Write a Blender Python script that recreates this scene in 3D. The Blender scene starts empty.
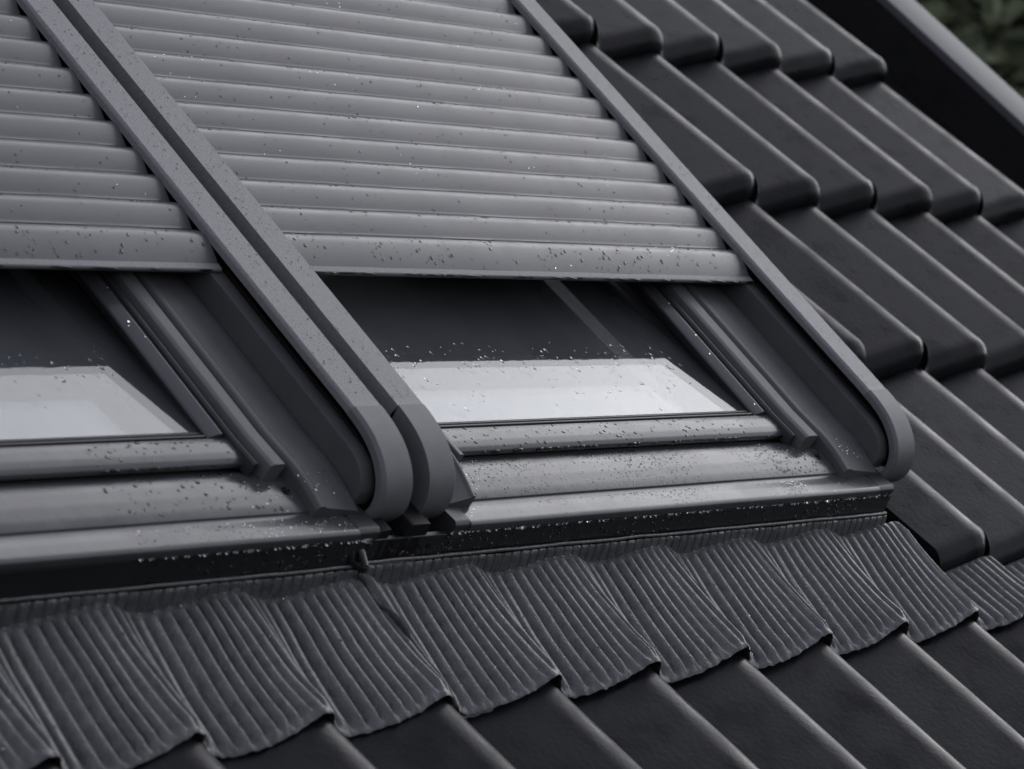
import bpy, bmesh, math, random
from mathutils import Vector, Matrix, noise

random.seed(7)
S = bpy.context.scene
COL = S.collection
rad = math.radians

# ------------------------------------------------------------------ camera, sky, sun, exposure
PITCH = rad(40.768)                       # slope of the roof
RX = Matrix.Rotation(PITCH, 4, 'X')       # roof frame (u along eave, v up the slope, w out of the roof) -> world
def W(u, v, w):
    return RX @ Vector((u, v, w))

CR = [[0.58101298, -0.61640742, 0.53147512], [-0.01421451, -0.66058815, -0.75061391], [0.81377015, 0.42856177, -0.39257222]]
CP = (-3.406705, -1.680774, 1.208634)
cam_d = bpy.data.cameras.new('camera')
cam = bpy.data.objects.new('camera', cam_d)
COL.objects.link(cam)
m = Matrix(((CR[0][0], -CR[1][0], -CR[2][0]), (CR[0][1], -CR[1][1], -CR[2][1]), (CR[0][2], -CR[1][2], -CR[2][2])))
mw = RX.to_3x3() @ m
cam.matrix_world = Matrix.Translation(W(*CP)) @ mw.to_4x4()
cam_d.sensor_width = 36
cam_d.lens = 113.97
cam_d.clip_start = 0.05
cam_d.clip_end = 2000
cam_d.dof.use_dof = True
cam_d.dof.focus_distance = 3.0
cam_d.dof.aperture_fstop = 11
S.camera = cam

world = bpy.data.worlds.new('World')
S.world = world
world.use_nodes = True
nt = world.node_tree
bg = nt.nodes['Background']
sky = nt.nodes.new('ShaderNodeTexSky')
sky.sky_type = 'NISHITA'
sky.sun_disc = False
SUN_EL, SUN_AZ = rad(24), rad(86)
sky.sun_elevation = SUN_EL
sky.sun_rotation = SUN_AZ
sky.air_density = 1.0
sky.dust_density = 1.5
hs = nt.nodes.new('ShaderNodeHueSaturation')
hs.inputs['Saturation'].default_value = 0.05
nt.links.new(sky.outputs[0], hs.inputs['Color'])
mixs = nt.nodes.new('ShaderNodeMix'); mixs.data_type = 'RGBA'       # even cloud cover over the clear-sky model
mixs.inputs[0].default_value = 0.5
mixs.inputs[7].default_value = (3.45, 3.6, 4.75, 1)
nt.links.new(hs.outputs[0], mixs.inputs[6])
nt.links.new(mixs.outputs[2], bg.inputs['Color'])
bg.inputs['Strength'].default_value = 0.1

sun_d = bpy.data.lights.new('sun', 'SUN')
sun_d.energy = 0.5
sun_d.angle = rad(50)
sun_d.color = (0.97, 0.975, 1.0)
sun = bpy.data.objects.new('sun', sun_d)
COL.objects.link(sun)
sd = Vector((math.sin(SUN_AZ) * math.cos(SUN_EL), math.cos(SUN_AZ) * math.cos(SUN_EL), math.sin(SUN_EL)))
sun.rotation_euler = sd.to_track_quat('Z', 'Y').to_euler()
sun.location = (0, 0, 20)

S.view_settings.view_transform = 'Standard'
S.view_settings.look = 'None'
S.view_settings.gamma = 1
S.view_settings.exposure = 0.5
S.cycles.max_bounces = 10
S.cycles.caustics_refractive = False
S.cycles.caustics_reflective = False
S.cycles.transparent_max_bounces = 12

# ------------------------------------------------------------------ materials
def mat(name, col, rough=0.4, metal=0.0, spec=0.5, bump=None, var=0.0, vscale=8.0, stretch=None, coat=0.0, rvar=0.0):
    M = bpy.data.materials.new(name)
    M.use_nodes = True
    t = M.node_tree
    b = t.nodes['Principled BSDF']
    b.inputs['Base Color'].default_value = (*col, 1)
    b.inputs['Roughness'].default_value = rough
    b.inputs['Metallic'].default_value = metal
    b.inputs['Specular IOR Level'].default_value = spec
    b.inputs['Coat Weight'].default_value = coat
    b.inputs['Coat Roughness'].default_value = 0.12
    tc = t.nodes.new('ShaderNodeTexCoord')
    mp = t.nodes.new('ShaderNodeMapping')
    if stretch: mp.inputs['Scale'].default_value = stretch
    t.links.new(tc.outputs['Object'], mp.inputs['Vector'])
    if var or rvar:
        n = t.nodes.new('ShaderNodeTexNoise')
        n.inputs['Scale'].default_value = vscale
        n.inputs['Detail'].default_value = 6
        t.links.new(mp.outputs[0], n.inputs['Vector'])
        if var:
            r = t.nodes.new('ShaderNodeMapRange')
            r.inputs['From Min'].default_value = 0.3; r.inputs['From Max'].default_value = 0.7
            r.inputs['To Min'].default_value = 1 - var; r.inputs['To Max'].default_value = 1 + var
            t.links.new(n.outputs['Fac'], r.inputs['Value'])
            mx = t.nodes.new('ShaderNodeVectorMath'); mx.operation = 'SCALE'
            mx.inputs[0].default_value = col
            t.links.new(r.outputs[0], mx.inputs['Scale'])
            t.links.new(mx.outputs[0], b.inputs['Base Color'])
        if rvar:
            r2 = t.nodes.new('ShaderNodeMapRange')
            r2.inputs['From Min'].default_value = 0.3; r2.inputs['From Max'].default_value = 0.7
            r2.inputs['To Min'].default_value = rough - rvar; r2.inputs['To Max'].default_value = rough + rvar
            t.links.new(n.outputs['Fac'], r2.inputs['Value'])
            t.links.new(r2.outputs[0], b.inputs['Roughness'])
    if bump:
        n2 = t.nodes.new('ShaderNodeTexNoise')
        n2.inputs['Scale'].default_value = bump[0]
        n2.inputs['Detail'].default_value = 4
        t.links.new(mp.outputs[0], n2.inputs['Vector'])
        bp = t.nodes.new('ShaderNodeBump')
        bp.inputs['Strength'].default_value = bump[1]
        bp.inputs['Distance'].default_value = bump[2]
        t.links.new(n2.outputs['Fac'], bp.inputs['Height'])
        t.links.new(bp.outputs[0], b.inputs['Normal'])
    return M

M_TILE = mat('dark_glazed_tile', (0.0088, 0.0092, 0.0118), 0.34, spec=0.15, bump=(190, 0.16, 0.0016), var=0.5, vscale=22, rvar=0.13)
_t = M_TILE.node_tree; _b = _t.nodes['Principled BSDF']           # every tile comes out of the kiln a little different
_oi = _t.nodes.new('ShaderNodeObjectInfo'); _mr = _t.nodes.new('ShaderNodeMapRange')
_mr.inputs['To Min'].default_value = 0.09; _mr.inputs['To Max'].default_value = 0.23
_t.links.new(_oi.outputs['Random'], _mr.inputs['Value']); _t.links.new(_mr.outputs[0], _b.inputs['Specular IOR Level'])
M_SLAT = mat('grey_slat_paint', (0.092, 0.092, 0.098), 0.33, spec=0.6, bump=(900, 0.12, 0.0006), var=0.05, vscale=30, rvar=0.04)
M_RAIL = mat('grey_rail_paint', (0.20, 0.20, 0.208), 0.5, spec=0.5, bump=(600, 0.4, 0.0010), var=0.13, vscale=380)
M_CAP = mat('grey_cap_plastic', (0.140, 0.140, 0.147), 0.5, spec=0.45, bump=(700, 0.25, 0.0008), var=0.07, vscale=60)
M_COVER = mat('grey_cover_metal', (0.068, 0.068, 0.074), 0.25, spec=0.6, bump=(60, 0.08, 0.002), var=0.08, vscale=18, rvar=0.05)
M_DARK = mat('anthracite_metal', (0.038, 0.038, 0.042), 0.42, spec=0.45, bump=(300, 0.12, 0.001), var=0.12, vscale=20)
M_BLACK = mat('black_rubber', (0.006, 0.006, 0.0065), 0.45, spec=0.25)
M_UPST = mat('dark_flashing', (0.014, 0.014, 0.0155), 0.3, spec=0.5, bump=(90, 0.15, 0.002), var=0.2, vscale=30)
M_APRON = mat('pleated_flashing', (0.090, 0.090, 0.095), 0.34, spec=0.6, bump=(380, 0.6, 0.0014), var=0.32, vscale=120)
M_WOOD = mat('dark_lining', (0.03, 0.03, 0.032), 0.6, var=0.1)
M_LINING = mat('pale_lining', (0.40, 0.40, 0.41), 0.6, var=0.05)
M_PANEL = mat('side_panel_metal', (0.088, 0.088, 0.093), 0.5, spec=0.4, bump=(300, 0.12, 0.001), var=0.1, vscale=30)
M_VERGE = mat('verge_metal', (0.085, 0.085, 0.095), 0.5, spec=0.35, bump=(200, 0.15, 0.001), var=0.06, vscale=20)
M_WALL = mat('render_wall', (0.35, 0.34, 0.32), 0.9, bump=(60, 0.3, 0.004), var=0.1)
M_GRASS = mat('meadow', (0.035, 0.055, 0.018), 0.9, bump=(6, 0.5, 0.1), var=0.4, vscale=0.7)
M_BARK = mat('bark', (0.09, 0.07, 0.05), 0.9, bump=(14, 0.8, 0.03), var=0.3)

def glass_mat():
    M = bpy.data.materials.new('window_glass'); M.use_nodes = True
    t = M.node_tree
    t.nodes.remove(t.nodes['Principled BSDF'])
    out = t.nodes['Material Output']
    geo = t.nodes.new('ShaderNodeNewGeometry')
    mr = t.nodes.new('ShaderNodeMapRange')
    mr.inputs['To Min'].default_value = 1.75; mr.inputs['To Max'].default_value = 1 / 1.75
    t.links.new(geo.outputs['Backfacing'], mr.inputs['Value'])
    fr = t.nodes.new('ShaderNodeFresnel')
    t.links.new(mr.outputs[0], fr.inputs['IOR'])
    tr = t.nodes.new('ShaderNodeBsdfTransparent'); tr.inputs[0].default_value = (0.86, 0.87, 0.88, 1)
    gl = t.nodes.new('ShaderNodeBsdfGlossy'); gl.inputs['Roughness'].default_value = 0.02
    mx = t.nodes.new('ShaderNodeMixShader')
    t.links.new(fr.outputs[0], mx.inputs[0]); t.links.new(tr.outputs[0], mx.inputs[1]); t.links.new(gl.outputs[0], mx.inputs[2])
    df = t.nodes.new('ShaderNodeBsdfDiffuse'); df.inputs[0].default_value = (0.6, 0.62, 0.66, 1)     # pale haze put into the glass colour to lighten the black panes
    m2 = t.nodes.new('ShaderNodeMixShader')
    nz = t.nodes.new('ShaderNodeTexNoise'); nz.inputs['Scale'].default_value = 14; nz.inputs['Detail'].default_value = 7
    tc = t.nodes.new('ShaderNodeTexCoord'); t.links.new(tc.outputs['Object'], nz.inputs['Vector'])
    r3 = t.nodes.new('ShaderNodeMapRange'); r3.inputs['To Min'].default_value = 0.03; r3.inputs['To Max'].default_value = 0.11
    t.links.new(nz.outputs['Fac'], r3.inputs['Value']); t.links.new(r3.outputs[0], m2.inputs[0])
    t.links.new(mx.outputs[0], m2.inputs[1]); t.links.new(df.outputs[0], m2.inputs[2])
    t.links.new(m2.outputs[0], out.inputs[0])
    return M
M_GLASS = glass_mat()

def water_mat():
    M = bpy.data.materials.new('water'); M.use_nodes = True
    b = M.node_tree.nodes['Principled BSDF']
    b.inputs['Base Color'].default_value = (1, 1, 1, 1)
    b.inputs['Roughness'].default_value = 0.10
    b.inputs['IOR'].default_value = 1.33
    b.inputs['Transmission Weight'].default_value = 1.0
    return M
M_WATER = water_mat()

def leaf_mat(name, c1, c2):
    M = bpy.data.materials.new(name); M.use_nodes = True
    t = M.node_tree; b = t.nodes['Principled BSDF']
    oi = t.nodes.new('ShaderNodeNewGeometry')
    r = t.nodes.new('ShaderNodeValToRGB')
    r.color_ramp.elements[0].color = (*c1, 1); r.color_ramp.elements[1].color = (*c2, 1)
    t.links.new(oi.outputs['Random Per Island'], r.inputs[0])
    t.links.new(r.outputs[0], b.inputs['Base Color'])
    b.inputs['Roughness'].default_value = 0.6
    tl = t.nodes.new('ShaderNodeBsdfTranslucent')
    t.links.new(r.outputs[0], tl.inputs[0])
    ms = t.nodes.new('ShaderNodeMixShader'); ms.inputs[0].default_value = 0.5
    t.links.new(b.outputs[0], ms.inputs[1]); t.links.new(tl.outputs[0], ms.inputs[2])
    t.links.new(ms.outputs[0], t.nodes['Material Output'].inputs[0])
    return M
M_LEAF = leaf_mat('leaves', (0.13, 0.17, 0.115), (0.42, 0.50, 0.36))
M_LEAF2 = leaf_mat('leaves_yellowish', (0.14, 0.17, 0.11), (0.46, 0.50, 0.33))

# ------------------------------------------------------------------ object helpers
def thing(name, label, cat, base=(0, 0, 0), group=None, roof=True):
    o = bpy.data.objects.new(name, None)
    COL.objects.link(o)
    o.empty_display_size = 0.05
    if roof:
        o.matrix_world = Matrix.Translation(W(*base)) @ RX
    else:
        o.location = base
    o['_b'] = list(base) if roof else [0, 0, 0]
    o['label'] = label; o['category'] = cat
    if group: o['group'] = group
    return o

def link_mesh(name, verts, faces, material, parent=None, smooth=True, angle=35):
    if parent is not None and '_b' in parent:
        b = parent['_b']
    elif parent is not None and '_off' in parent:
        b = parent['_off']
    else:
        b = (0, 0, 0)
    me = bpy.data.meshes.new(name)
    me.from_pydata([(x - b[0], y - b[1], z - b[2]) for x, y, z in verts], [], faces)
    bm = bmesh.new(); bm.from_mesh(me)
    bmesh.ops.recalc_face_normals(bm, faces=bm.faces)
    if smooth:
        for f in bm.faces: f.smooth = True
        ca = rad(angle)
        for e in bm.edges:
            if len(e.link_faces) == 2 and e.calc_face_angle(0) > ca: e.smooth = False
    bm.to_mesh(me); bm.free()
    me.materials.append(material)
    o = bpy.data.objects.new(name, me)
    COL.objects.link(o)
    if parent is not None: o.parent = parent
    o['_off'] = list(b)
    return o

class MB:
    def __init__(s): s.v = []; s.f = []
    def add(s, verts, faces):
        n = len(s.v); s.v += verts; s.f += [tuple(i + n for i in f) for f in faces]
    def loops(s, rings, closed=True, caps=True):
        n = len(s.v); k = len(rings[0])
        for r in rings: s.v += [tuple(p) for p in r]
        for i in range(len(rings) - 1):
            for j in range(k if closed else k - 1):
                a = n + i * k + j; b = n + i * k + (j + 1) % k
                s.f.append((a, b, b + k, a + k))
        if caps and closed:
            s.f.append(tuple(n + j for j in range(k))[::-1])
            s.f.append(tuple(n + (len(rings) - 1) * k + j for j in range(k)))
    def box(s, u0, u1, v0, v1, w0, w1):
        s.loops([[(u, v0, w0), (u, v1, w0), (u, v1, w1), (u, v0, w1)] for u in (u0, u1)])
    def build(s, name, material, parent=None, **k):
        return link_mesh(name, s.v, s.f, material, parent, **k)

def fillet(poly, r, n=3):
    out = []
    N = len(poly)
    for i in range(N):
        p = Vector(poly[i]); a = Vector(poly[i - 1]); b = Vector(poly[(i + 1) % N])
        da, db = (a - p), (b - p)
        rr = min(r, da.length * .45, db.length * .45)
        s, e = p + da.normalized() * rr, p + db.normalized() * rr
        for k in range(n + 1):
            t = k / n
            q = s * (1 - t) ** 2 + p * 2 * t * (1 - t) + e * t * t
            out.append((q.x, q.y))
    return out

SL = 0.055
def sh(v): return SL * (max(v, -0.47) + 0.44)

def ext_u(name, poly, u0, u1, material, parent, r=0.0008, nseg=1, wob=0.0):
    """profile in (v,w), extruded along u"""
    P = fillet(poly, r) if r else poly
    mb = MB(); rings = []
    for i in range(nseg + 1):
        u = u0 + (u1 - u0) * i / nseg
        dz = wob * noise.noise(Vector((u * 6, 3.1, poly[0][0] * 7))) if wob else 0
        rings.append([(u, v, w + dz) for v, w in P])
    mb.loops(rings)
    return mb.build(name, material, parent)

def ext_v(name, poly, v0, v1, material, parent, r=0.0008, slope=True, n=1):
    """profile in (u,w), extruded along v with the window's tilt"""
    P = fillet(poly, r) if r else poly
    mb = MB()
    vs = [v0 + (v1 - v0) * i / n for i in range(n + 1)]
    if slope and v0 < -0.47: vs = [v0, -0.47] + [v for v in vs if v > -0.47]
    mb.loops([[(u, v, w + (sh(v) if slope else 0)) for u, w in P] for v in vs])
    return mb.build(name, material, parent)

# ------------------------------------------------------------------ ground
GZ = -5.6
bm_ = MB()
N = 40
for i in range(N + 1):
    for j in range(N + 1):
        x = -600 + 1200 * i / N; y = -600 + 1200 * j / N
        bm_.v.append((x, y, GZ))
for i in range(N):
    for j in range(N):
        a = i * (N + 1) + j
        bm_.f.append((a, a + N + 1, a + N + 2, a + 1))
g = bm_.build('ground', M_GRASS, None)
g['kind'] = 'structure'

# ------------------------------------------------------------------ tiled roof
PIT = 0.15; L = 0.3117
UCUT = -0.378; UEND = 0.785
roof = thing('tiled_roof', 'dark grey interlocking tiled roof slope surrounding two roof windows, wet from rain', 'roof', (-0.4, -1.55, -0.1))

def prof(u):
    """height of the tile surface below its crest: rounded roll, steep right flank, pan, long ramp"""
    x = (u / PIT) % 1.0 * PIT
    if x > PIT - 0.0160: x -= PIT
    if x < 0: return -x * x / 0.126
    if x <= 0.016: return -x * x / 0.062           # rounded crest
    h1 = -0.00413
    if x < 0.037:
        s = (x - 0.016) / 0.021
        return h1 + (-0.0285 - h1) * (s * (1.7 - 0.7 * s))
    s = (x - 0.037) / (PIT - 0.0160 - 0.037)
    e = 0.10
    r = (s * s / (2 * e)) / (1 - e / 2) if s < e else (s - e / 2) / (1 - e / 2)
    return -0.0285 + (0.0285 - 0.00203) * r

def tile_mesh(mb, row, ua, ub, notch=True, seed=0):
    vt = -L * (row - 2) - 0.007         # tip of the course
    rise = 0.028 / L
    jl = random.uniform(-0.0012, 0.0012); jw = random.uniform(-0.0007, 0.0007)
    nu = max(4, int(round((ub - ua) / 0.0025)))
    us = [ua + (ub - ua) * i / nu for i in range(nu + 1)]
    R = 0.022; H = 0.024
    rings = []
    for u in us:
        c = prof(u)
        rec = 0
        if notch:
            d = ub - u
            if d < 0.014: rec = 0.0055 * min(1, (0.014 - d) / 0.004)
        v0 = vt + jl + rec
        ring = []
        for dv in (L + 0.02, L * .75, L * .5, L * .25, 0.06, 0.04, 0.030):
            ring.append((u, vt + jl + dv, -dv * rise + c + jw))
        for k in range(7):
            a = math.pi / 2 * k / 6
            dv = R * (1 - math.sin(a) ** 1.15)
            ring.append((u, v0 + dv, -R * rise + c - H * (1 - math.cos(a)) + jw))
        ring.append((u, v0 + 0.003, -R * rise + c - H - 0.0025 + jw))
        ring.append((u, v0 + 0.012, c - H - 0.0025 + jw))
        ring.append((u, v0 + 0.02, c - 0.016 + jw))
        ring.append((u, vt + jl + L + 0.02, -(L + 0.02) * rise + c - 0.014 + jw))
        rings.append(ring)
    mb.loops(rings)

cols = [(-4, UCUT), (-2, None), (0, None), (2, None), (4, None)]
def tile_range(k, lo=None, hi=None):
    a = k * PIT + 0.0135; b = (k + 2) * PIT + 0.0125
    if lo is not None: a = max(a, lo)
    if hi is not None: b = min(b, hi)
    return a, b

for row in (1, 2, 3, 4, 0):
    for k in (-4, -2, 0, 2, 4):
        a, b = tile_range(k, UCUT, UEND)
        mb = MB(); tile_mesh(mb, row, a, b, notch=(k < 4))
        mb.build('roof_tile', M_TILE, roof)
for k in range(-16, 5, 2):
    a, b = tile_range(k, None, UEND)
    mb = MB(); tile_mesh(mb, 5, a, b, notch=(k < 4))
    mb.build('roof_tile', M_TILE, roof)
# the rest of the slope, seen only from other places
mb = MB()
for row in (6, 7):
    for k in range(-24, 5, 2):
        a, b = tile_range(k, None, UEND); tile_mesh(mb, row, a, b, notch=(k < 4))
for k in range(-24, -16, 2):
    a, b = tile_range(k); tile_mesh(mb, 5, a, b)
for row in (-1, -2, -3, -4):
    for k in range(-24, 5, 2):
        a, b = tile_range(k, None, UEND); tile_mesh(mb, row, a, b, notch=(k < 4))
for row in (0, 1, 2, 3, 4):
    for k in range(-24, -15, 2):
        a, b = tile_range(k, None, -2.21)
        if b > a: tile_mesh(mb, row, a, b)
fld = mb.build('tile_field', M_TILE, roof)
fld['kind'] = 'stuff'

# roof deck under the tiles (with the window openings left free)
mb = MB()
for (a, b, c, d) in ((-3.6, 0.93, -1.62, -0.62), (-3.6, 0.93, 0.72, 2.2), (-3.6, -2.16, -0.62, 0.72), (-0.42, 0.93, -0.62, 0.72)):
    mb.box(a, b, c, d, -0.16, -0.082)
mb.build('roof_deck', M_WOOD, roof)
# verge: metal cap on an upstanding board with a dark gutter beside the tiles
VW = 0.020
VD = 0.102
mb = MB()
mb.loops([[(u, v, w) for u, w in fillet([(0.826 + VD, VW - 0.012), (0.829 + VD, VW - 0.012), (0.829 + VD, VW - 0.0025), (0.905 + VD, VW + 0.003), (0.905 + VD, VW - 0.05), (0.912 + VD, VW - 0.05), (0.912 + VD, VW + 0.006), (0.826 + VD, VW + 0.001)], 0.0012)] for v in (-1.62, 2.2)])
cap = mb.build('verge_cap', M_VERGE, roof)
cap['label'] = 'smooth light grey metal strip along the edge of the roof'
mb = MB()
mb.box(0.8305 + VD, 0.898 + VD, -1.60, 2.2, -0.20, VW - 0.004)
mb.build('verge_board', M_UPST, roof)
mb = MB(); mb.box(0.70, 0.8300 + VD, -1.60, 2.2, -0.080, -0.062)
mb.build('verge_gutter', M_BLACK, roof)

# house body below, only seen from other places
house = thing('house', 'pale rendered house body under the dark tiled roof', 'house', (0, 0, GZ), roof=False)
mb = MB()
y0 = -0.80; z0 = -1.20; t2 = math.tan(PITCH)
y1 = 1.55
mb.loops([[(x, y0, GZ), (x, y0 + 4.0, GZ), (x, y0 + 4.0, y0 * t2 - 0.24), (x, y1, y1 * t2 - 0.24), (x, y0, y0 * t2 - 0.24)] for x in (-3.45, -2.2)])
mb.loops([[(x, y0, GZ), (x, y0 + 4.0, GZ), (x, y0 + 4.0, y0 * t2 - 0.24), (x, y1, y1 * t2 - 0.24), (x, y0, y0 * t2 - 0.24)] for x in (-0.38, 0.72)])
mb.loops([[(x, y0, GZ), (x, y0 + 4.0, GZ), (x, y0 + 4.0, y0 * t2 - 0.34), (x, y0, y0 * t2 - 0.34)] for x in (-2.2, -0.38)])
hw = link_mesh('wall', [(a, b, c - GZ) for a, b, c in mb.v], mb.f, M_WALL, house, smooth=False)

# ------------------------------------------------------------------ roof windows
PATH = [(0.62, 0.090 + SL * 1.06), (0.2, 0.090 + SL * 0.64), (-0.2, 0.090 + SL * 0.24), (-0.44, 0.0900), (-0.478, 0.0880), (-0.497, 0.0862), (-0.514, 0.0822), (-0.529, 0.0755), (-0.541, 0.0665), (-0.5495, 0.0555), (-0.554, 0.043), (-0.5535, 0.032), (-0.549, 0.0225)]
def smooth_path(P, it=2):
    for _ in range(it):
        q = [P[0]]
        for i in range(len(P) - 1):
            a, b = P[i], P[i + 1]
            if i == 0: q.append((a[0] * .5 + b[0] * .5, a[1] * .5 + b[1] * .5)); continue
            q.append((a[0] * .75 + b[0] * .25, a[1] * .75 + b[1] * .25))
            q.append((a[0] * .25 + b[0] * .75, a[1] * .25 + b[1] * .75))
        q.append(P[-1]); P = q
    return P
def path_normals(P):
    out = []
    for i in range(len(P)):
        a = P[max(0, i - 1)]; b = P[min(len(P) - 1, i + 1)]
        d = Vector((b[0] - a[0], b[1] - a[1])).normalized()
        out.append((-d.y * -1, d.x * -1) if False else (d.y, -d.x))
    return out
def sweep(name, P, sect, material, parent):
    """sect: list of (u, h) with h measured outward from the path"""
    Nn = path_normals(P)
    mb = MB()
    mb.loops([[(u, p[0] + n[0] * h, p[1] + n[1] * h) for u, h in sect] for p, n in zip(P, Nn)])
    return mb.build(name, material, parent, angle=24)
PS = smooth_path(PATH)
PS_STR = [p for p in PS if p[0] > -0.4795] + [(-0.4795, 0.08785)]
PS_CAP = [(-0.4795, 0.08785 + .0)] + [p for p in PS if p[0] < -0.4795 or p[1] < 0.08]
# normals from d.y,-d.x: check direction once
_n = path_normals([(0.1, 0.1), (0.0, 0.1)])[0]
if _n[1] < 0:
    _pn = path_normals
    def path_normals(P): return [(-a, -b) for a, b in _pn(P)]

WIN = {'right': dict(off=0.0, k=0.0), 'left': dict(off=-0.857, k=0.027)}
UR = -0.436; UC = -0.853     # right edge of the right window's outer rail, and its centre line

DROPS = []   # (point, normal, radius, stretch)

def slat_h(v):
    """profile of the rolled-down curtain: returns height of its skin at v"""
    base = 0.0838 + SL * (v + 0.44)
    vb = -0.2550; p = 0.0345
    if v >= vb:
        t = ((v - vb) / p) % 1.0
        h = -0.0082 * max(0, 1 - t / 0.80) ** 1.75 - 0.0046 * max(0, (t - 0.62) / 0.38) ** 1.8
        if t > 0.955: h -= 0.0042 * (t - 0.955) / 0.045
        if t < 0.05: h -= 0.0036 * (1 - t / 0.05)
        elif t < 0.10: h += 0.0007
        return base + h
    if v >= -0.293:
        t = (v + 0.293) / (0.293 - 0.2550)
        x = abs(2 * t - 1)
        h = -0.0082 * max(0, 1 - t / 0.80) ** 1.75 - 0.0046 * max(0, (t - 0.62) / 0.38) ** 1.8
        if t > 0.95: h -= 0.0045 * (t - .95) / .05
        return base + h
    return base - 0.0115

def make_window(side):
    off = WIN[side]['off']; kk = WIN[side]['k']
    def X(u):   # maps the right half of the right window; mirror applied afterwards
        return u + off + kk * min(1, max(0, (-0.49 - u) / 0.13))
    def Xm(u):  # mirrored half
        if u > -0.478: return off - 1.232
        return off - 1.232 + (-0.478 - u) * 0.50 if u > -0.5688 else off - 1.1866 + (-0.5688 - u) * 0.36
    uc = UC + off
    lab_side = {'right': 'grey metal roof window beside the tiles with raindrops on its pane, right one of the pair',
                'left': 'grey metal roof window cut by the left edge of the picture, left one of the pair'}[side]
    win = thing('roof_window', lab_side, 'roof window', (uc, -0.573, 0.0), group='roof windows side by side under roller shutters')
    GL = X(-0.620); GLm = Xm(-0.620)
    # panes
    def gw(v): return 0.0405 - 0.055 * (v + 0.46)
    for w0 in (0.0, -0.018):
        mb = MB()
        mb.loops([[(GLm - .012, v, w0 - 0.004 + gw(v)), (GLm - .012, v, w0 + gw(v)), (GL + .012, v, w0 + gw(v)), (GL + .012, v, w0 - 0.004 + gw(v))] for v in (-0.462, 0.50)])
        mb.build('glass_pane', M_GLASS, win, smooth=False)
    # spacer between the panes and lining of the opening
    ms = MB()
    for (a, b, c, d) in ((GLm - .011, GLm, -0.461, 0.495), (GL, GL + .011, -0.461, 0.495), (GLm + .0002, GL - .0002, -0.461, -0.4535), (GLm + .0002, GL - .0002, 0.485, 0.495)):
        ms.loops([[(u, v, gw(v) + ww) for v, ww in ((c, -0.0175), (d, -0.0175), (d, -0.0045), (c, -0.0045))] for u in (a, b)])
    ms.build('spacer', M_DARK, win, smooth=False)
    ml = MB()
    t = 0.02
    for (a, b, c, d) in ((GLm - .05, GLm - .02, -0.50, 0.54), (GL + .02, GL + .05, -0.50, 0.54), (GLm - .02, GL + .02, -0.495, -0.47), (GLm - .02, GL + .02, 0.51, 0.54)):
        ml.box(a, b, c, d, -0.34, -0.035)
    ml.box(GLm - .05, GL + .05, -0.5, 0.54, -0.36, -0.341)
    ml.build('lining', M_LINING, win, smooth=False)

    # front cover and sill pieces, from the pane down to the flashing
    a, b = Xm(-0.592), X(-0.592)
    ext_u('gasket', [(-0.4530, 0.0345), (-0.4530, 0.0415), (-0.4562, 0.0425), (-0.4570, 0.0405), (-0.4585, 0.0405), (-0.4592, 0.0438), (-0.4612, 0.0440), (-0.4620, 0.0405), (-0.4650, 0.0405), (-0.4650, 0.0345)], GLm - .002, GL + .002, M_DARK, win, r=0.0005)
    ext_u('sash_sill', [(-0.4640, 0.030), (-0.4640, 0.0448), (-0.4720, 0.0462), (-0.4820, 0.0462), (-0.4890, 0.0446), (-0.4925, 0.0415), (-0.4925, 0.0370), (-0.4880, 0.0360), (-0.4880, 0.020)], a, b, M_COVER, win, r=0.0015)
    ext_u('groove', [(-0.4882, 0.020), (-0.4882, 0.0335), (-0.4905, 0.0340), (-0.4912, 0.0325), (-0.4935, 0.0325), (-0.4935, 0.02)], a - .012, b + .012, M_BLACK, win, r=0.0004)
    ext_u('front_cover', [(-0.4935, 0.018), (-0.4915, 0.0335), (-0.4985, 0.0368), (-0.510, 0.0388), (-0.523, 0.0388), (-0.535, 0.0370), (-0.5425, 0.0345), (-0.5430, 0.0325), (-0.5460, 0.0320), (-0.556, 0.0340), (-0.5675, 0.0345), (-0.5710, 0.0325), (-0.5710, 0.0245), (-0.5650, 0.0235), (-0.5650, 0.018)], Xm(-0.520), X(-0.509), M_COVER, win, r=0.0022, nseg=40, wob=0.0005)
    # closing blocks at both ends of the front cover
    for m_ in (0, 1):
        e0, e1 = (X(-0.5085), X(-0.478)) if not m_ else (Xm(-0.478), Xm(-0.5195))
        ext_u('corner_block', [(-0.535, 0.010), (-0.535, 0.0330), (-0.5440, 0.0335), (-0.552, 0.0340), (-0.5660, 0.0350), (-0.5700, 0.0320), (-0.5700, 0.010)], e0, e1, M_DARK, win, r=0.0015)
        def Y(u): return X(u) if not m_ else Xm(u)
        def EV(name, poly, v0, v1, material, r=0.0008):
            return ext_v(name, [(Y(u), w) for u, w in poly], v0, v1, material, win, r=r, n=4)
        EV('side_gasket', [(-0.6265, 0.0395), (-0.6300, 0.0412), (-0.6245, 0.0420), (-0.6210, 0.0395)], -0.4630, 0.49, M_BLACK, r=0.0004)
        EV('sash_side', [(-0.6240, 0.034), (-0.6335, 0.0440), (-0.6325, 0.0462), (-0.6200, 0.0500), (-0.6165, 0.0490), (-0.6165, 0.030), (-0.6200, 0.030)], -0.4635, 0.50, M_COVER, r=0.001)
        EV('side_groove', [(-0.6163, 0.028), (-0.6163, 0.038), (-0.590, 0.038), (-0.590, 0.028)], -0.490, 0.50, M_BLACK, r=0.0003)
        EV('inner_strip', [(-0.6145, 0.0382), (-0.6135, 0.0505), (-0.6115, 0.0525), (-0.6065, 0.0510), (-0.6055, 0.0382)], -0.5015, 0.50, M_DARK, r=0.0006)
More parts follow.
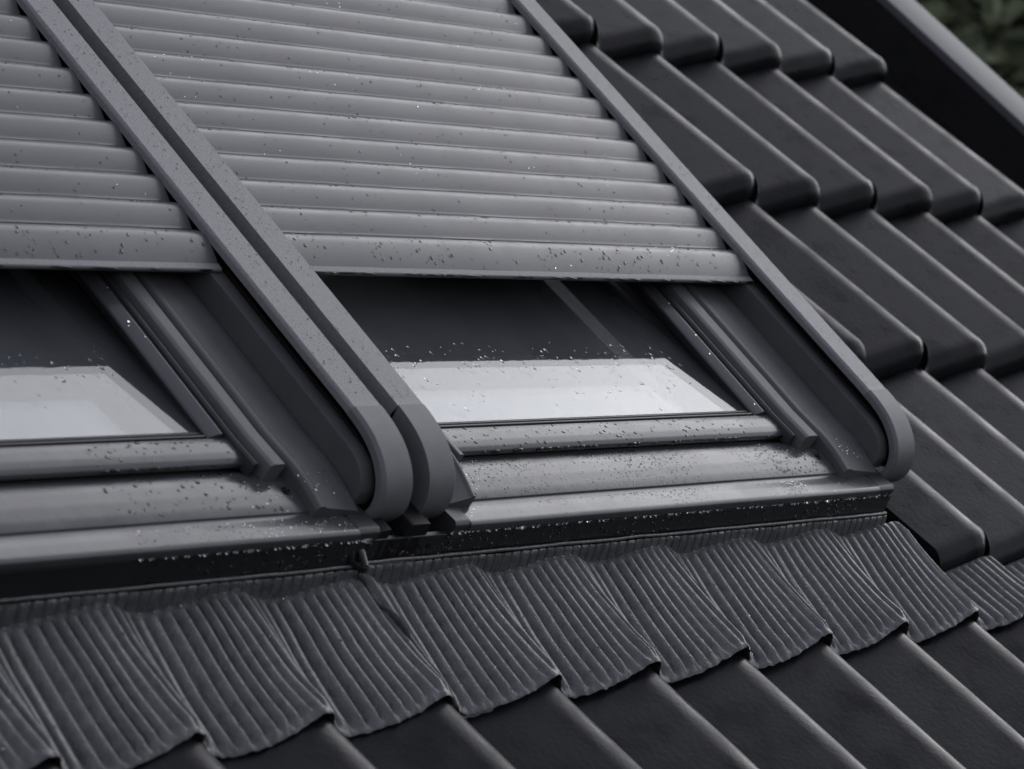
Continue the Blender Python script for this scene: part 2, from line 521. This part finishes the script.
        EV('outer_strip', [(-0.5985, 0.030), (-0.5985, 0.0545), (-0.5940, 0.0562), (-0.5780, 0.0565), (-0.5765, 0.0545), (-0.5765, 0.030)], -0.5080, 0.50, M_CAP, r=0.001)
        EV('shadow_gap_strip', [(-0.5763, 0.032), (-0.5763, 0.047), (-0.5690, 0.047), (-0.5690, 0.032)], -0.505, 0.50, M_BLACK, r=0.0003)  # black strip stands in for the shadow gap beside the side plate
        # side plate: folded sheet with a rounded ridge on its inner edge
        pp = fillet([(Y(u), w) for u, w in [(-0.5688, 0.0200), (-0.5690, 0.0525), (-0.5665, 0.0560), (-0.5610, 0.0566), (-0.5565, 0.0558), (-0.5530, 0.0545), (-0.5100, 0.0505), (-0.4880, 0.0485), (-0.4880, 0.0200)]], 0.0012)
        mb = MB()
        def tp(u, w, v):      # the plate dips and narrows to its lower end
            k = max(0, min(1, (-0.490 - v) / 0.055))
            uo_ = Y(-0.488)
            return (uo_ + (u - uo_) * (1 - 0.10 * k), v, w + sh(v) - (0.0105 * k * k if w > 0.03 else 0))
        mb.loops([[tp(u, w, v) for u, w in pp] for v in (-0.5480, -0.5465, -0.535, -0.522, -0.508, -0.490, -0.47, -0.2, 0.1, 0.3, 0.55)])
        mb.build('side_plate', M_PANEL, win)
        # screw
        mb = MB(); cu, cv, cw = Y(-0.578), -0.522, 0.0385
        for rr, h0, h1 in ((0.0042, -0.002, 0.0015), (0.0026, 0.0015, 0.0032)):
            mb.loops([[(cu + q * math.cos(2 * math.pi * i / 12), cv + q * math.sin(2 * math.pi * i / 12), cw + h) for i in range(12)] for q, h in ((rr, h0), (rr, h1 * .7), (rr * .7, h1))])
        mb.build('screw', M_BLACK, win)
    # outer gutter sheets of the window, between rail and tiles
    mb = MB()
    mb.box(UR + off - 0.002, UCUT - 0.0 + off if side == 'left' else UCUT + 0.03, -0.60, 0.62, -0.075, -0.060)
    if side == 'right':
        pass
    mb.build('side_flashing', M_UPST, win)

    # ---------------- roller shutter, bolted on top
    sh_lab = {'right': 'half lowered grey slatted roller shutter between the middle rail and the tiles',
              'left': 'half lowered grey slatted roller shutter running out of the left edge of the picture'}[side]
    shu = thing('roller_shutter', sh_lab, 'roller shutter', (uc, -0.55, 0.03), group='roller shutters over the roof windows')
    for m_ in (0, 1):
        def Z(u): return (u + off) if not m_ else (2 * UC - u + off)
        uo, ui = -0.436, -0.474
        d = 0.034
        sect = [(uo, 0), (ui + .0030, 0), (ui + .0012, -.0010), (ui + .0002, -.0026), (ui, -.0050), (ui, -.0080), (uo - .0035, -.0080), (uo - .0035, -d), (uo, -d)]
        sectc = [(uo, 0.0007), (ui + .0030, 0.0007), (ui + .0010, -.0006), (ui - .0002, -.0024), (ui - .0004, -.0050), (ui - .0004, -.0082), (uo - .0037, -.0082), (uo - .0037, -d), (uo, -d)]
        rl = sweep('side_rail', PS_STR, [(Z(u), h) for u, h in sect], M_RAIL, shu)
        sweep('rail_end', PS_CAP, [(Z(u), h) for u, h in sectc], M_CAP, rl)
        # black brush seal in the slot under the rail, with two fine lips
        ps = [p for p in PS if p[0] < 0.61][:-6]
        sweep('brush_seal', ps, [(Z(u), h) for u, h in ((-0.446, -.0084), (-0.4660, -.0084), (-0.4660, -.0115), (-0.4620, -.0120), (-0.4620, -.0146), (-0.4680, -.0152), (-0.4680, -.0178), (-0.446, -.0178))], M_BLACK, rl)
        # inner side panel that ends in a curve parallel to the rail
        out = []
        Nn = path_normals(PS)
        for p, n in zip(PS, Nn):
            if p[0] > 0.56: continue
            dd = 0.0190 if p[0] > -0.49 else 0.0190 - 0.0050 * min(1, (-0.49 - p[0]) / 0.04)
            out.append((p[0] - n[0] * dd, p[1] - n[1] * dd))
        out = [q for q in out if not (q[0] > -0.545 and q[1] < 0.045)]
        low = [(-0.538, 0.034), (-0.53, 0.030), (0.55, 0.030 + SL)]
        mb = MB()
        pl = out + low
        # thin rim of the panel
        mb.loops([[(Z(-0.4865), v, w) for v, w in pl], [(Z(-0.4680), v, w) for v, w in pl]])
        mb.build('side_panel', M_PANEL, shu, angle=30)
        mb = MB()
    # curtain
    ua, ub = 2 * UC - (-0.4742) + off, -0.4742 + off
    mb = MB()
    vs = []
    v = 0.60
    while v > -0.293:
        vs.append(v)
        v -= 0.0345 / 24
    vs += [-0.2550, -0.2556, -0.293]
    vs = sorted(set(vs), reverse=True)
    top = [(v, slat_h(v)) for v in vs]
    bot = [(v, w - 0.012) for v, w in ((-0.2925, 0.0838 + SL * .147), (0.60, 0.0838 + SL * 1.04))]
    NS = 60
    rings = []
    for i in range(NS + 1):
        u = ua + (ub - ua) * i / NS
        rings.append([(u, v, w + 0.00035 * noise.noise(Vector((u * 9, v * 30, off)))) for v, w in top] + [(u, v, w) for v, w in bot])
    mb.loops(rings)
    cur = mb.build('slat_curtain', M_SLAT, shu, angle=60)
    b0 = 0.0838 + SL * (-0.293 + 0.44)
    ext_u('bottom_bar', [(v + .011, w) for v, w in [(-0.3038, b0 - 0.012), (-0.3042, b0 - 0.0078), (-0.3108, b0 - 0.0086), (-0.3118, b0 - 0.0105), (-0.3100, b0 - 0.014), (-0.300, b0 - 0.014)]], ua, ub, M_RAIL, cur, r=0.0006)
    ext_u('shutter_box', [(0.56, 0.06), (0.56, 0.145), (0.60, 0.175), (0.74, 0.175), (0.77, 0.14), (0.77, -0.02), (0.60, -0.02)], 2 * UC - UR + off, UR + off, M_RAIL, shu, r=0.01)
    return win, shu

win_r, shut_r = make_window('right')
win_l, shut_l = make_window('left')

# gutter between the two windows
ext_v('valley_gutter', [(-1.2945, 0.0), (-1.2945, 0.028), (-1.2915, 0.028), (-1.2915, 0.004), (-1.2745, 0.004), (-1.2745, 0.028), (-1.2715, 0.028), (-1.2715, 0.0)], -0.560, 0.6, M_BLACK, win_r, r=0.0005)
ext_v('joint_bracket', [(-1.335, 0.004), (-1.335, 0.030), (-1.318, 0.033), (-1.315, 0.018), (-1.296, 0.018), (-1.293, 0.036), (-1.268, 0.036), (-1.262, 0.016), (-1.244, 0.014), (-1.240, 0.004)], -0.5680, -0.530, M_BLACK, win_r, r=0.002, slope=False)
mb = MB()
for (uu, a0) in ((-1.288, 0.0), (-1.276, 0.3), (-1.252, -0.2)):
    P = [(-0.548, 0.028), (-0.560, 0.020), (-0.566, 0.010), (-0.572, 0.012)]
    mb.loops([[(uu + 0.0035 * math.cos(2 * math.pi * k / 8) + a0 * 0.006 * i, p[0] + 0.0, p[1] + 0.0035 * math.sin(2 * math.pi * k / 8)) for k in range(8)] for i, p in enumerate(P)])
mb.build('drain_lip', M_BLACK, win_r)

# ------------------------------------------------------------------ lower flashings (upstand, bead, pinched band, pleated apron)
USEAM = -1.345
def tile5(u, v):
    vt = -L * 3
    return -(v - vt) * (0.028 / L) + prof(u)

def soft(u):
    """the sheet bridges the tile profile with rounder crests"""
    t = (u / PIT + 0.035) % 1.0
    return max(prof(u), 0.35 * prof(u) - 0.65 * 0.0285 * (0.5 - 0.5 * math.cos(2 * math.pi * t)) ** 0.9)

def ribs(u):
    p = 0.0130
    # ribs gathered a little around the crests
    t = ((u / PIT) % 1.0)
    uu = u + 0.0035 * math.sin(2 * math.pi * t + 0.8)
    t = (uu / p) % 1.0
    d = min(t, 1 - t)
    return 0.85 - 0.5 * (2 * t - 1) ** 2 - 1.9 * math.exp(-(d / 0.17) ** 2)

def flat_amt(u):
    s = min(1, max(0, (-0.385 - u) / 0.07))
    return s * s * (3 - 2 * s)

def v_top(u):
    """wavy line where the pinched band ends and the pleats begin"""
    t = (u / PIT) % 1.0
    return -0.5835 + 0.0012 * math.sin(2 * math.pi * (t + 0.33)) + 0.0012 * noise.noise(Vector((u * 30, 0, 0)))

def apron_w(u, s, lift=0.0):
    """s 0 at the band, 1 at the hem"""
    vt_ = v_top(u); F = flat_amt(u)
    vb = -0.7120 - 0.0025 * noise.noise(Vector((u * 14, 1.7, 0))) + 0.0030 * math.sin(2 * math.pi * (u / PIT + 0.15))
    v0 = vt_ * F + (-0.63) * (1 - F)
    v = v0 + (vb - v0) * s
    env = tile5(u, v) - prof(u) + soft(u)
    e = s ** 1.05
    start = (-0.0110 + 0.45 * soft(u)) * F + env * (1 - F)
    w = start * (1 - e) + env * e + 0.0048 + lift
    # slight tenting over each trough
    amp = 0.0042
    a = amp * min(1, s / 0.03) * (1 - 0.93 * max(0, min(1, (s - 0.90) / 0.07)))
    a *= 0.75 + 0.35 * noise.noise(Vector((u * 20, v * 9, 4.0)))
    slope_t = (u / PIT) % 1.0
    crest = math.exp(-((slope_t - 0.93) / 0.10) ** 2)
    a *= 1 - 0.45 * crest
    rb_ = ribs(u + 0.0012 * noise.noise(Vector((u * 8, v * 16, 9))))
    w += a * rb_
    w += 0.0060 * math.exp(-((((u / PIT) + 0.5) % 1.0 - 0.52) / 0.11) ** 2) * s ** 3
    w += 0.0010 * noise.noise(Vector((u * 25, v * 25, 2)))
    # hammered hem
    if s > 0.91:
        q = (s - 0.91) / 0.09
        w += 0.0017 * q * noise.noise(Vector((u * 150, v * 90, 5))) - 0.0012 * q * q
        v += 0.0016 * q * noise.noise(Vector((u * 110, 8, 5)))
    return v, w

def make_flashing(label, ua, ub, lift, seamside):
    fl = thing('apron_flashing', label, 'flashing', ((ua + ub) / 2, -0.6, -0.02), group='pleated apron flashings below the windows')
    uR = min(ub, -0.472)
    # upstand
    ext_u('upstand', [(-0.5655, 0.0235), (-0.5690, 0.0225), (-0.5745, 0.0005), (-0.5745, -0.006), (-0.560, -0.006)], ua, uR, M_UPST, fl, r=0.0006, nseg=60, wob=0.0006)
    # bead
    mb = MB(); nb = 160
    mb.loops([[(ua + (uR - ua) * i / nb, -0.5762 + 0.0016 * math.cos(2 * math.pi * k / 8) + 0.0007 * noise.noise(Vector((i * .11, ua, 0))), 0.0012 + lift + 0.0016 * math.sin(2 * math.pi * k / 8) + 0.0005 * noise.noise(Vector((i * .2, ua, 7)))) for k in range(8)] for i in range(nb + 1)])
    mb.build('bead', M_APRON, fl)
    # pinched band
    rings = []
    nu = int((uR - ua) / 0.0009)
    for i in range(nu + 1):
        u = ua + (uR - ua) * i / nu
        vt_ = v_top(u)
        row = []
        ph = (u / 0.0128 + 0.25 * noise.noise(Vector((u * 18, 0, 3)))) % 1.0
        notch = max(0, 1 - abs(ph - 0.5) / 0.16)
        for s in (0, 0.12, 0.3, 0.5, 0.7, 0.85, 0.95, 1.0):
            v = -0.5776 + (vt_ + 0.5776) * s
            prow = 0.0044 * math.sin(math.pi * s) ** 0.6 * (1 - 1.35 * notch) 
            w = -0.0015 - 0.0030 * s + prow + lift + (0.0016 if s > 0.9 else 0) + (-0.0045 + 0.45 * soft(u)) * s ** 1.2
            row.append((u, v, w))
        rings.append(row)
    mb = MB(); mb.loops(rings, closed=False)
    mb.build('pinched_band', M_APRON, fl)
    # pleated apron
    rings = []
    nu = int((ub - ua) / 0.00115)
    ns = 46
    for i in range(nu + 1):
        u = ua + (ub - ua) * i / nu
        top = []
        for j in range(ns + 1):
            s = j / ns
            s = s if s < 0.8 else 0.8 + (s - 0.8) 
            uu = u
            if seamside and u < ua + 0.02:
                pass
            skew = 0
            if seamside:   # the free side edge is not cut straight
                k = max(0, 1 - (u - ua) / 0.05)
                skew = k * (0.030 * s - 0.002 + 0.0012 * noise.noise(Vector((s * 6, 0, 0))))
            v, w = apron_w(u + skew, s, lift + (0.0026 * math.exp(-(u - ua) / 0.018) if seamside else 0))
            top.append((uu + skew, v, w))
        vL, wL = top[-1][1], top[-1][2]
        uL = top[-1][0]
        top += [(uL, vL - 0.0012, wL - 0.0014), (uL, vL + 0.002, wL - 0.0034), (uL, vL + 0.012, wL - 0.0036)]
        rings.append(top)
    mb = MB(); mb.loops(rings, closed=False)
    if seamside:  # folded free edge
        n = len(mb.v)
        edge = rings[0]
        mb.loops([[(p[0], p[1], p[2]) for p in edge[:ns + 1]], [(p[0] - .001, p[1], p[2] - 0.0012) for p in edge[:ns + 1]], [(p[0] + 0.0012, p[1], p[2] - 0.0068) for p in edge[:ns + 1]]], closed=False)
    mb.build('pleated_apron', M_APRON, fl, angle=70)
    return fl

fl_l = make_flashing('dark pleated metal apron below the left roof window, tucked under the seam', -2.22, -1.27, 0.0, False)
fl_r = make_flashing('dark pleated metal apron below the right roof window, overlapping its neighbour', USEAM, 0.03, 0.0034, True)
# folded tab where the two flashings meet
mb = MB()
P = [(-1.353, -0.5640, 0.020), (-1.357, -0.5700, 0.014), (-1.356, -0.5745, 0.006), (-1.350, -0.5790, 0.0035), (-1.343, -0.5830, 0.002)]
mb.loops([[(p[0] + 0.0028 * math.cos(2 * math.pi * k / 8), p[1], p[2] + 0.0028 * math.sin(2 * math.pi * k / 8)) for k in range(8)] for p in P])
P = [(-1.348, -0.5660, 0.018), (-1.345, -0.5735, 0.012), (-1.341, -0.5800, 0.0045)]
mb.loops([[(p[0] + 0.004 * math.cos(2 * math.pi * k / 6), p[1], p[2] + 0.0012 * math.sin(2 * math.pi * k / 6)) for k in range(6)] for p in P])
mb.build('seam_tab', M_UPST, fl_r)

# ------------------------------------------------------------------ rain drops
rng = random.Random(11)
dm = MB()
def drop(u, v, w, nrm, r, flat=0.55, su=1.0, sv=1.0):
    n = Vector(nrm).normalized()
    a = Vector((1, 0, 0)); a = (a - n * a.dot(n)).normalized()
    b = n.cross(a)
    rings = []
    K = 8
    for h, q in ((-0.35, 0.97), (0.05, 1.0), (0.45, 0.86), (0.8, 0.55)):
        rings.append([tuple(Vector((u, v, w)) + a * (r * su * q * math.cos(2 * math.pi * k / K)) + b * (r * sv * q * math.sin(2 * math.pi * k / K)) + n * (r * flat * h)) for k in range(K)])
    dm.loops(rings)
def surf_drop(f, u, v, r, **k):
    w = f(u, v); e = 0.0008
    dv = (f(u, v + e) - f(u, v - e)) / (2 * e); du = (f(u + e, v) - f(u - e, v)) / (2 * e)
    drop(u, v, w, (-du, -dv, 1), r, **k)
DS = 1.35
fs = lambda u, v: slat_h(v)
frail = lambda u, v: 0.090 + SL * (v + 0.44)
def interp(P, v):
    for i in range(len(P) - 1):
        if P[i][0] >= v >= P[i + 1][0]:
            t = (P[i][0] - v) / (P[i][0] - P[i + 1][0]); return P[i][1] * (1 - t) + P[i + 1][1] * t
    return P[-1][1]
COVP = [(-0.4930, 0.0345), (-0.4985, 0.0368), (-0.510, 0.0388), (-0.523, 0.0388), (-0.535, 0.0370), (-0.5425, 0.0345), (-0.5430, 0.0325), (-0.5460, 0.0322), (-0.556, 0.0340), (-0.5675, 0.0345), (-0.57, 0.033)]
fcov = lambda u, v: interp(COVP, v)
SAP = [(-0.4645, 0.0448), (-0.4720, 0.0460), (-0.4820, 0.0460), (-0.4890, 0.0444), (-0.492, 0.0425)]
fsash = lambda u, v: interp(SAP, v)
def rr(lo=0.0006, hi=0.0016):
    lo *= DS; hi *= DS
    return lo + (hi - lo) * rng.random() ** 2.2
for (ua, ub) in ((-1.235, -0.475), (-1.62, -1.335)):
    wd = ub - ua
    # slats: most drops sit on the upper shoulder of each slat
    for k in range(14):
        vb = -0.2550 + 0.0345 * k
        for i in range(int(85 * wd)):
            u = ua + wd * rng.random()
            v = vb + 0.0345 * (0.80 + 0.13 * rng.random())
            if noise.noise(Vector((u * 9, k * 3.3, 1))) < -0.12: continue
            surf_drop(fs, u, v, rr(0.0006, 0.0014), flat=0.5)
        for i in range(int(70 * wd)):
            surf_drop(fs, ua + wd * rng.random(), vb + 0.0345 * (0.1 + 0.8 * rng.random()), rr(0.0004, 0.0010), flat=0.5)
        # water held in the joint below the slat, in broken runs
        u = ua
        while u < ub:
            ln = rng.uniform(0.004, 0.05)
            if rng.random() < 0.16:
                drop(u + ln / 2, vb + 0.0002, slat_h(vb + 0.001) + 0.0006, (0, -0.6, 1), 0.0008, flat=0.6, su=ln / 2 / 0.0008, sv=0.9)
            u += ln + rng.uniform(0.002, 0.02)
    # bottom bar
    for i in range(int(260 * wd)):
        u = ua + wd * rng.random(); t = rng.random()
        surf_drop(fs, u, -0.291 + 0.034 * t, rr(0.0005, 0.0014), flat=0.5, sv=1 + 0.4 * rng.random())
    u = ua
    while u < ub:
        ln = rng.uniform(0.003, 0.04)
        if rng.random() < 0.6:
            drop(u + ln / 2, -0.3002, 0.0838 + SL * .145 - 0.0100, (0, -1, 0.2), 0.0016, flat=rng.uniform(.5, 1.1), su=ln / 2 / 0.0016, sv=0.9)
        u += ln
    for i in range(int(5200 * wd)):
        u = ua + wd * rng.random(); v = -0.4965 - 0.045 * rng.random() ** 1.3
        d = 0.75 if ua > -1.3 else 0.10
        if rng.random() > d: continue
        if (u > -0.64 or -1.3 < u < -1.10) and rng.random() < 0.6: continue
        surf_drop(fcov, u, v, rr(0.0004, 0.00095) * (1 if ua > -1.3 else 1.7), flat=0.4)
    for i in range(int(2300 * wd)):
        u = ua + wd * rng.random(); v = -0.547 - 0.020 * rng.random()
        if rng.random() > (0.8 if ua > -1.3 else 0.25): continue
        if (u > -0.64 or -1.3 < u < -1.08) and rng.random() < 0.93: continue
        surf_drop(fcov, u, v, rr(0.0004, 0.0008), flat=0.3)
    for i in range(int(330 * wd)):
        u = ua + wd * rng.random(); v = -0.466 - 0.024 * rng.random()
        surf_drop(fsash, u, v, rr(0.0005, 0.0014), flat=0.4, su=rng.uniform(1, 2))
    for i in range(int(70 * wd)):
        drop(ua + wd * rng.random(), -0.4925, 0.0408, (0, -1, 0.3), rr(0.001, 0.0022), flat=0.6, su=rng.uniform(1, 3.5))
    # pane: a band of smeared drops
    for i in range(int(300 * wd)):
        u = ua + wd * rng.random(); v = -0.380 + 0.040 * rng.random() ** 1.3 - 0.075 * (rng.random() < 0.45) * rng.random()
        if not (ua < u < (-0.66 if ua > -1.3 else -1.48)): continue
        drop(u, v, 0.0405 - 0.055 * (v + 0.46), (0, 0.055, 1), rr(0.0005, 0.0013), flat=0.35, su=rng.uniform(.8, 1.6), sv=rng.uniform(.8, 2.5))
    # hanging drops under the front lip and on the dark upstand
    for i in range(int(150 * wd)):
        drop(ua + wd * rng.random(), -0.5712, 0.0255, (0, -1, -0.15), rr(0.0008, 0.0020), flat=0.9)
    for i in range(int(380 * wd)):
        t = rng.random(); v = -0.5690 - 0.0055 * t; w = 0.0225 - 0.022 * t
        drop(ua + wd * rng.random(), v - 0.0001, w, (0, -1, 0.25), rr(0.0005, 0.0019), flat=0.4)
# strip between the windows, below the rails
for i in range(60):
    t = rng.random()
    drop(-1.34 + 0.11 * rng.random(), -0.5690 - 0.0055 * t, 0.0225 - 0.022 * t, (0, -1, .25), rr(0.0006, 0.0018), flat=0.5)
# rails: fine beads
for (a, b) in ((-0.469, -0.437), (-1.269, -1.237), (-1.326, -1.294)):
    for i in range(300):
        u = a + (b - a) * rng.random(); v = -0.47 + 0.68 * rng.random()
        drop(u, v, frail(u, v), (0, -SL, 1), rr(0.0003, 0.0008), flat=0.5)
# side plates and panels
for off, kk in ((0, 0), (-0.857, 0.0)):
    for i in range(150):
        u = -0.552 + off + 0.06 * rng.random(); v = -0.54 + 0.26 * rng.random()
        t = (u - off + 0.552) / 0.064
        drop(u, v, 0.0537 - 0.0063 * t + sh(v), (0.1, -SL, 1), rr(0.0003, 0.0008), flat=0.5)
    for i in range(80):
        v = -0.52 + 0.24 * rng.random()
        drop(-0.4866 + off, v, 0.049 + sh(v) + 0.022 * rng.random(), (-1, 0, 0), rr(0.0003, 0.0009), flat=0.5)
# sash side cover, glinting drops
for off in (0, -0.831):
    for i in range(5):
        u = -0.6375 + 0.014 * rng.random() + off; v = -0.46 + 0.17 * rng.random()
        drop(u, v, 0.0523 + sh(v), (0, -SL, 1), rr(0.0005, 0.0015), flat=0.5)
# apron
for i in range(1500):
    u = -1.85 + 1.8 * rng.random(); s = rng.random() * 0.95
    if u > -0.42 and s < 0.3: continue
    v, w = apron_w(u, s, 0.0034 if u > USEAM + .02 else 0.0)
    drop(u, v, w - 0.0002, (0, 0, 1), rr(0.0004, 0.0011), flat=0.5)
rn = link_mesh('raindrops', [tuple(W(*p)) for p in dm.v], dm.f, M_WATER, None)
rn['kind'] = 'stuff'; rn['label'] = 'fine clear raindrops beaded over the shutters, covers and flashings'; rn['category'] = 'raindrops'

# ------------------------------------------------------------------ trees beyond the verge
def tree_mesh(h, cr, n, seed):
    r = random.Random(seed)
    tr = MB()
    def limb(a, b, r0, r1):
        a, b = Vector(a), Vector(b); d = (b - a).normalized()
        x = d.orthogonal().normalized(); y = d.cross(x)
        tr.loops([[tuple(a + (b - a) * t + (x * math.cos(k * math.pi / 4) + y * math.sin(k * math.pi / 4)) * (r0 + (r1 - r0) * t)) for k in range(8)] for t in (0, .5, 1)])
    limb((0, 0, 0), (0.1, 0.05, h * 0.75), 0.22, 0.06)
    tips = []
    for i in range(16):
        z = h * r.uniform(0.25, 0.72); a = r.random() * 6.28; ln = cr * r.uniform(.5, .9)
        e = (math.cos(a) * ln, math.sin(a) * ln, z + ln * r.uniform(.3, .8))
        limb((0.05, 0.03, z), e, 0.07, 0.02); tips.append(e)
    lf = MB()
    cl = []
    for i in range(230):
        t = r.random() ** .8; z = h * (0.16 + 0.84 * t)
        rad_ = cr * math.sin(math.pi * min(1, (0.12 + 0.80 * t))) ** .6
        a = r.random() * 6.28; q = rad_ * r.uniform(.35, 1.0)
        cl.append((math.cos(a) * q, math.sin(a) * q, z, r.uniform(.35, .8)))
    for i in range(n):
        c = cl[r.randrange(len(cl))]
        p = Vector((r.gauss(0, 1), r.gauss(0, 1), r.gauss(0, .7))) * c[3] * .55 + Vector(c[:3])
        if p.z < h * .1: continue
        s = r.uniform(.08, .19)
        x = Vector((r.gauss(0, 1), r.gauss(0, 1), r.gauss(0, 1))).normalized(); y = x.orthogonal().normalized()
        y = (Matrix.Rotation(r.random() * 6.28, 3, x) @ y)
        z_ = x.cross(y)
        lf.add([tuple(p - x * s), tuple(p + y * s * .5), tuple(p + x * s), tuple(p - y * s * .5)], [(0, 1, 2, 3)])
    return tr, lf

kinds = []
for kseed, (h, cr) in enumerate(((10.5, 2.9), (12.0, 3.2), (9.0, 2.6))):
    tr, lf = tree_mesh(h, cr, 26000, 40 + kseed)
    a = link_mesh('trunk', tr.v, tr.f, M_BARK, None)
    b = link_mesh('crown', lf.v, lf.f, M_LEAF if kseed != 1 else M_LEAF2, None, smooth=False)
    kinds.append((a.data, b.data))
    bpy.data.objects.remove(a); bpy.data.objects.remove(b)
cw = W(*CP)
specs = [(28.2, 27, 1, 1.05, 'pale green leafy tree blurred in the top right corner beyond the roof edge'),
         (24.0, 30, 0, 1.10, 'darker leafy tree further out beyond the corner of the roof edge'),
         (32.5, 32, 2, 1.25, 'small bushy tree half hidden behind the roof edge'),
         (19.0, 26, 1, 1.00, 'tall pale tree to the right of the roof, outside the corner trees'),
         (37.5, 29, 0, 1.00, 'tall leafy tree standing behind the tiled roof slope'),
         (13.0, 31, 2, 1.20, 'low round tree at the far right of the tree row')]
for az, D, kd, sc, lb in specs:
    az = rad(az)
    t = bpy.data.objects.new('leafy_tree', None); COL.objects.link(t)
    t.location = (cw.x + D * math.cos(az), cw.y + D * math.sin(az), GZ); t.rotation_euler = (0, 0, az * 5)
    t.scale = (sc, sc, sc)
    t['label'] = lb; t['category'] = 'tree'; t['group'] = 'trees beyond the roof'
    for nm, me in zip(('trunk', 'crown'), kinds[kd]):
        o = bpy.data.objects.new(nm, me); COL.objects.link(o); o.parent = t

for o in bpy.data.objects:
    for k in ('_b', '_off'):
        if k in o: del o[k]
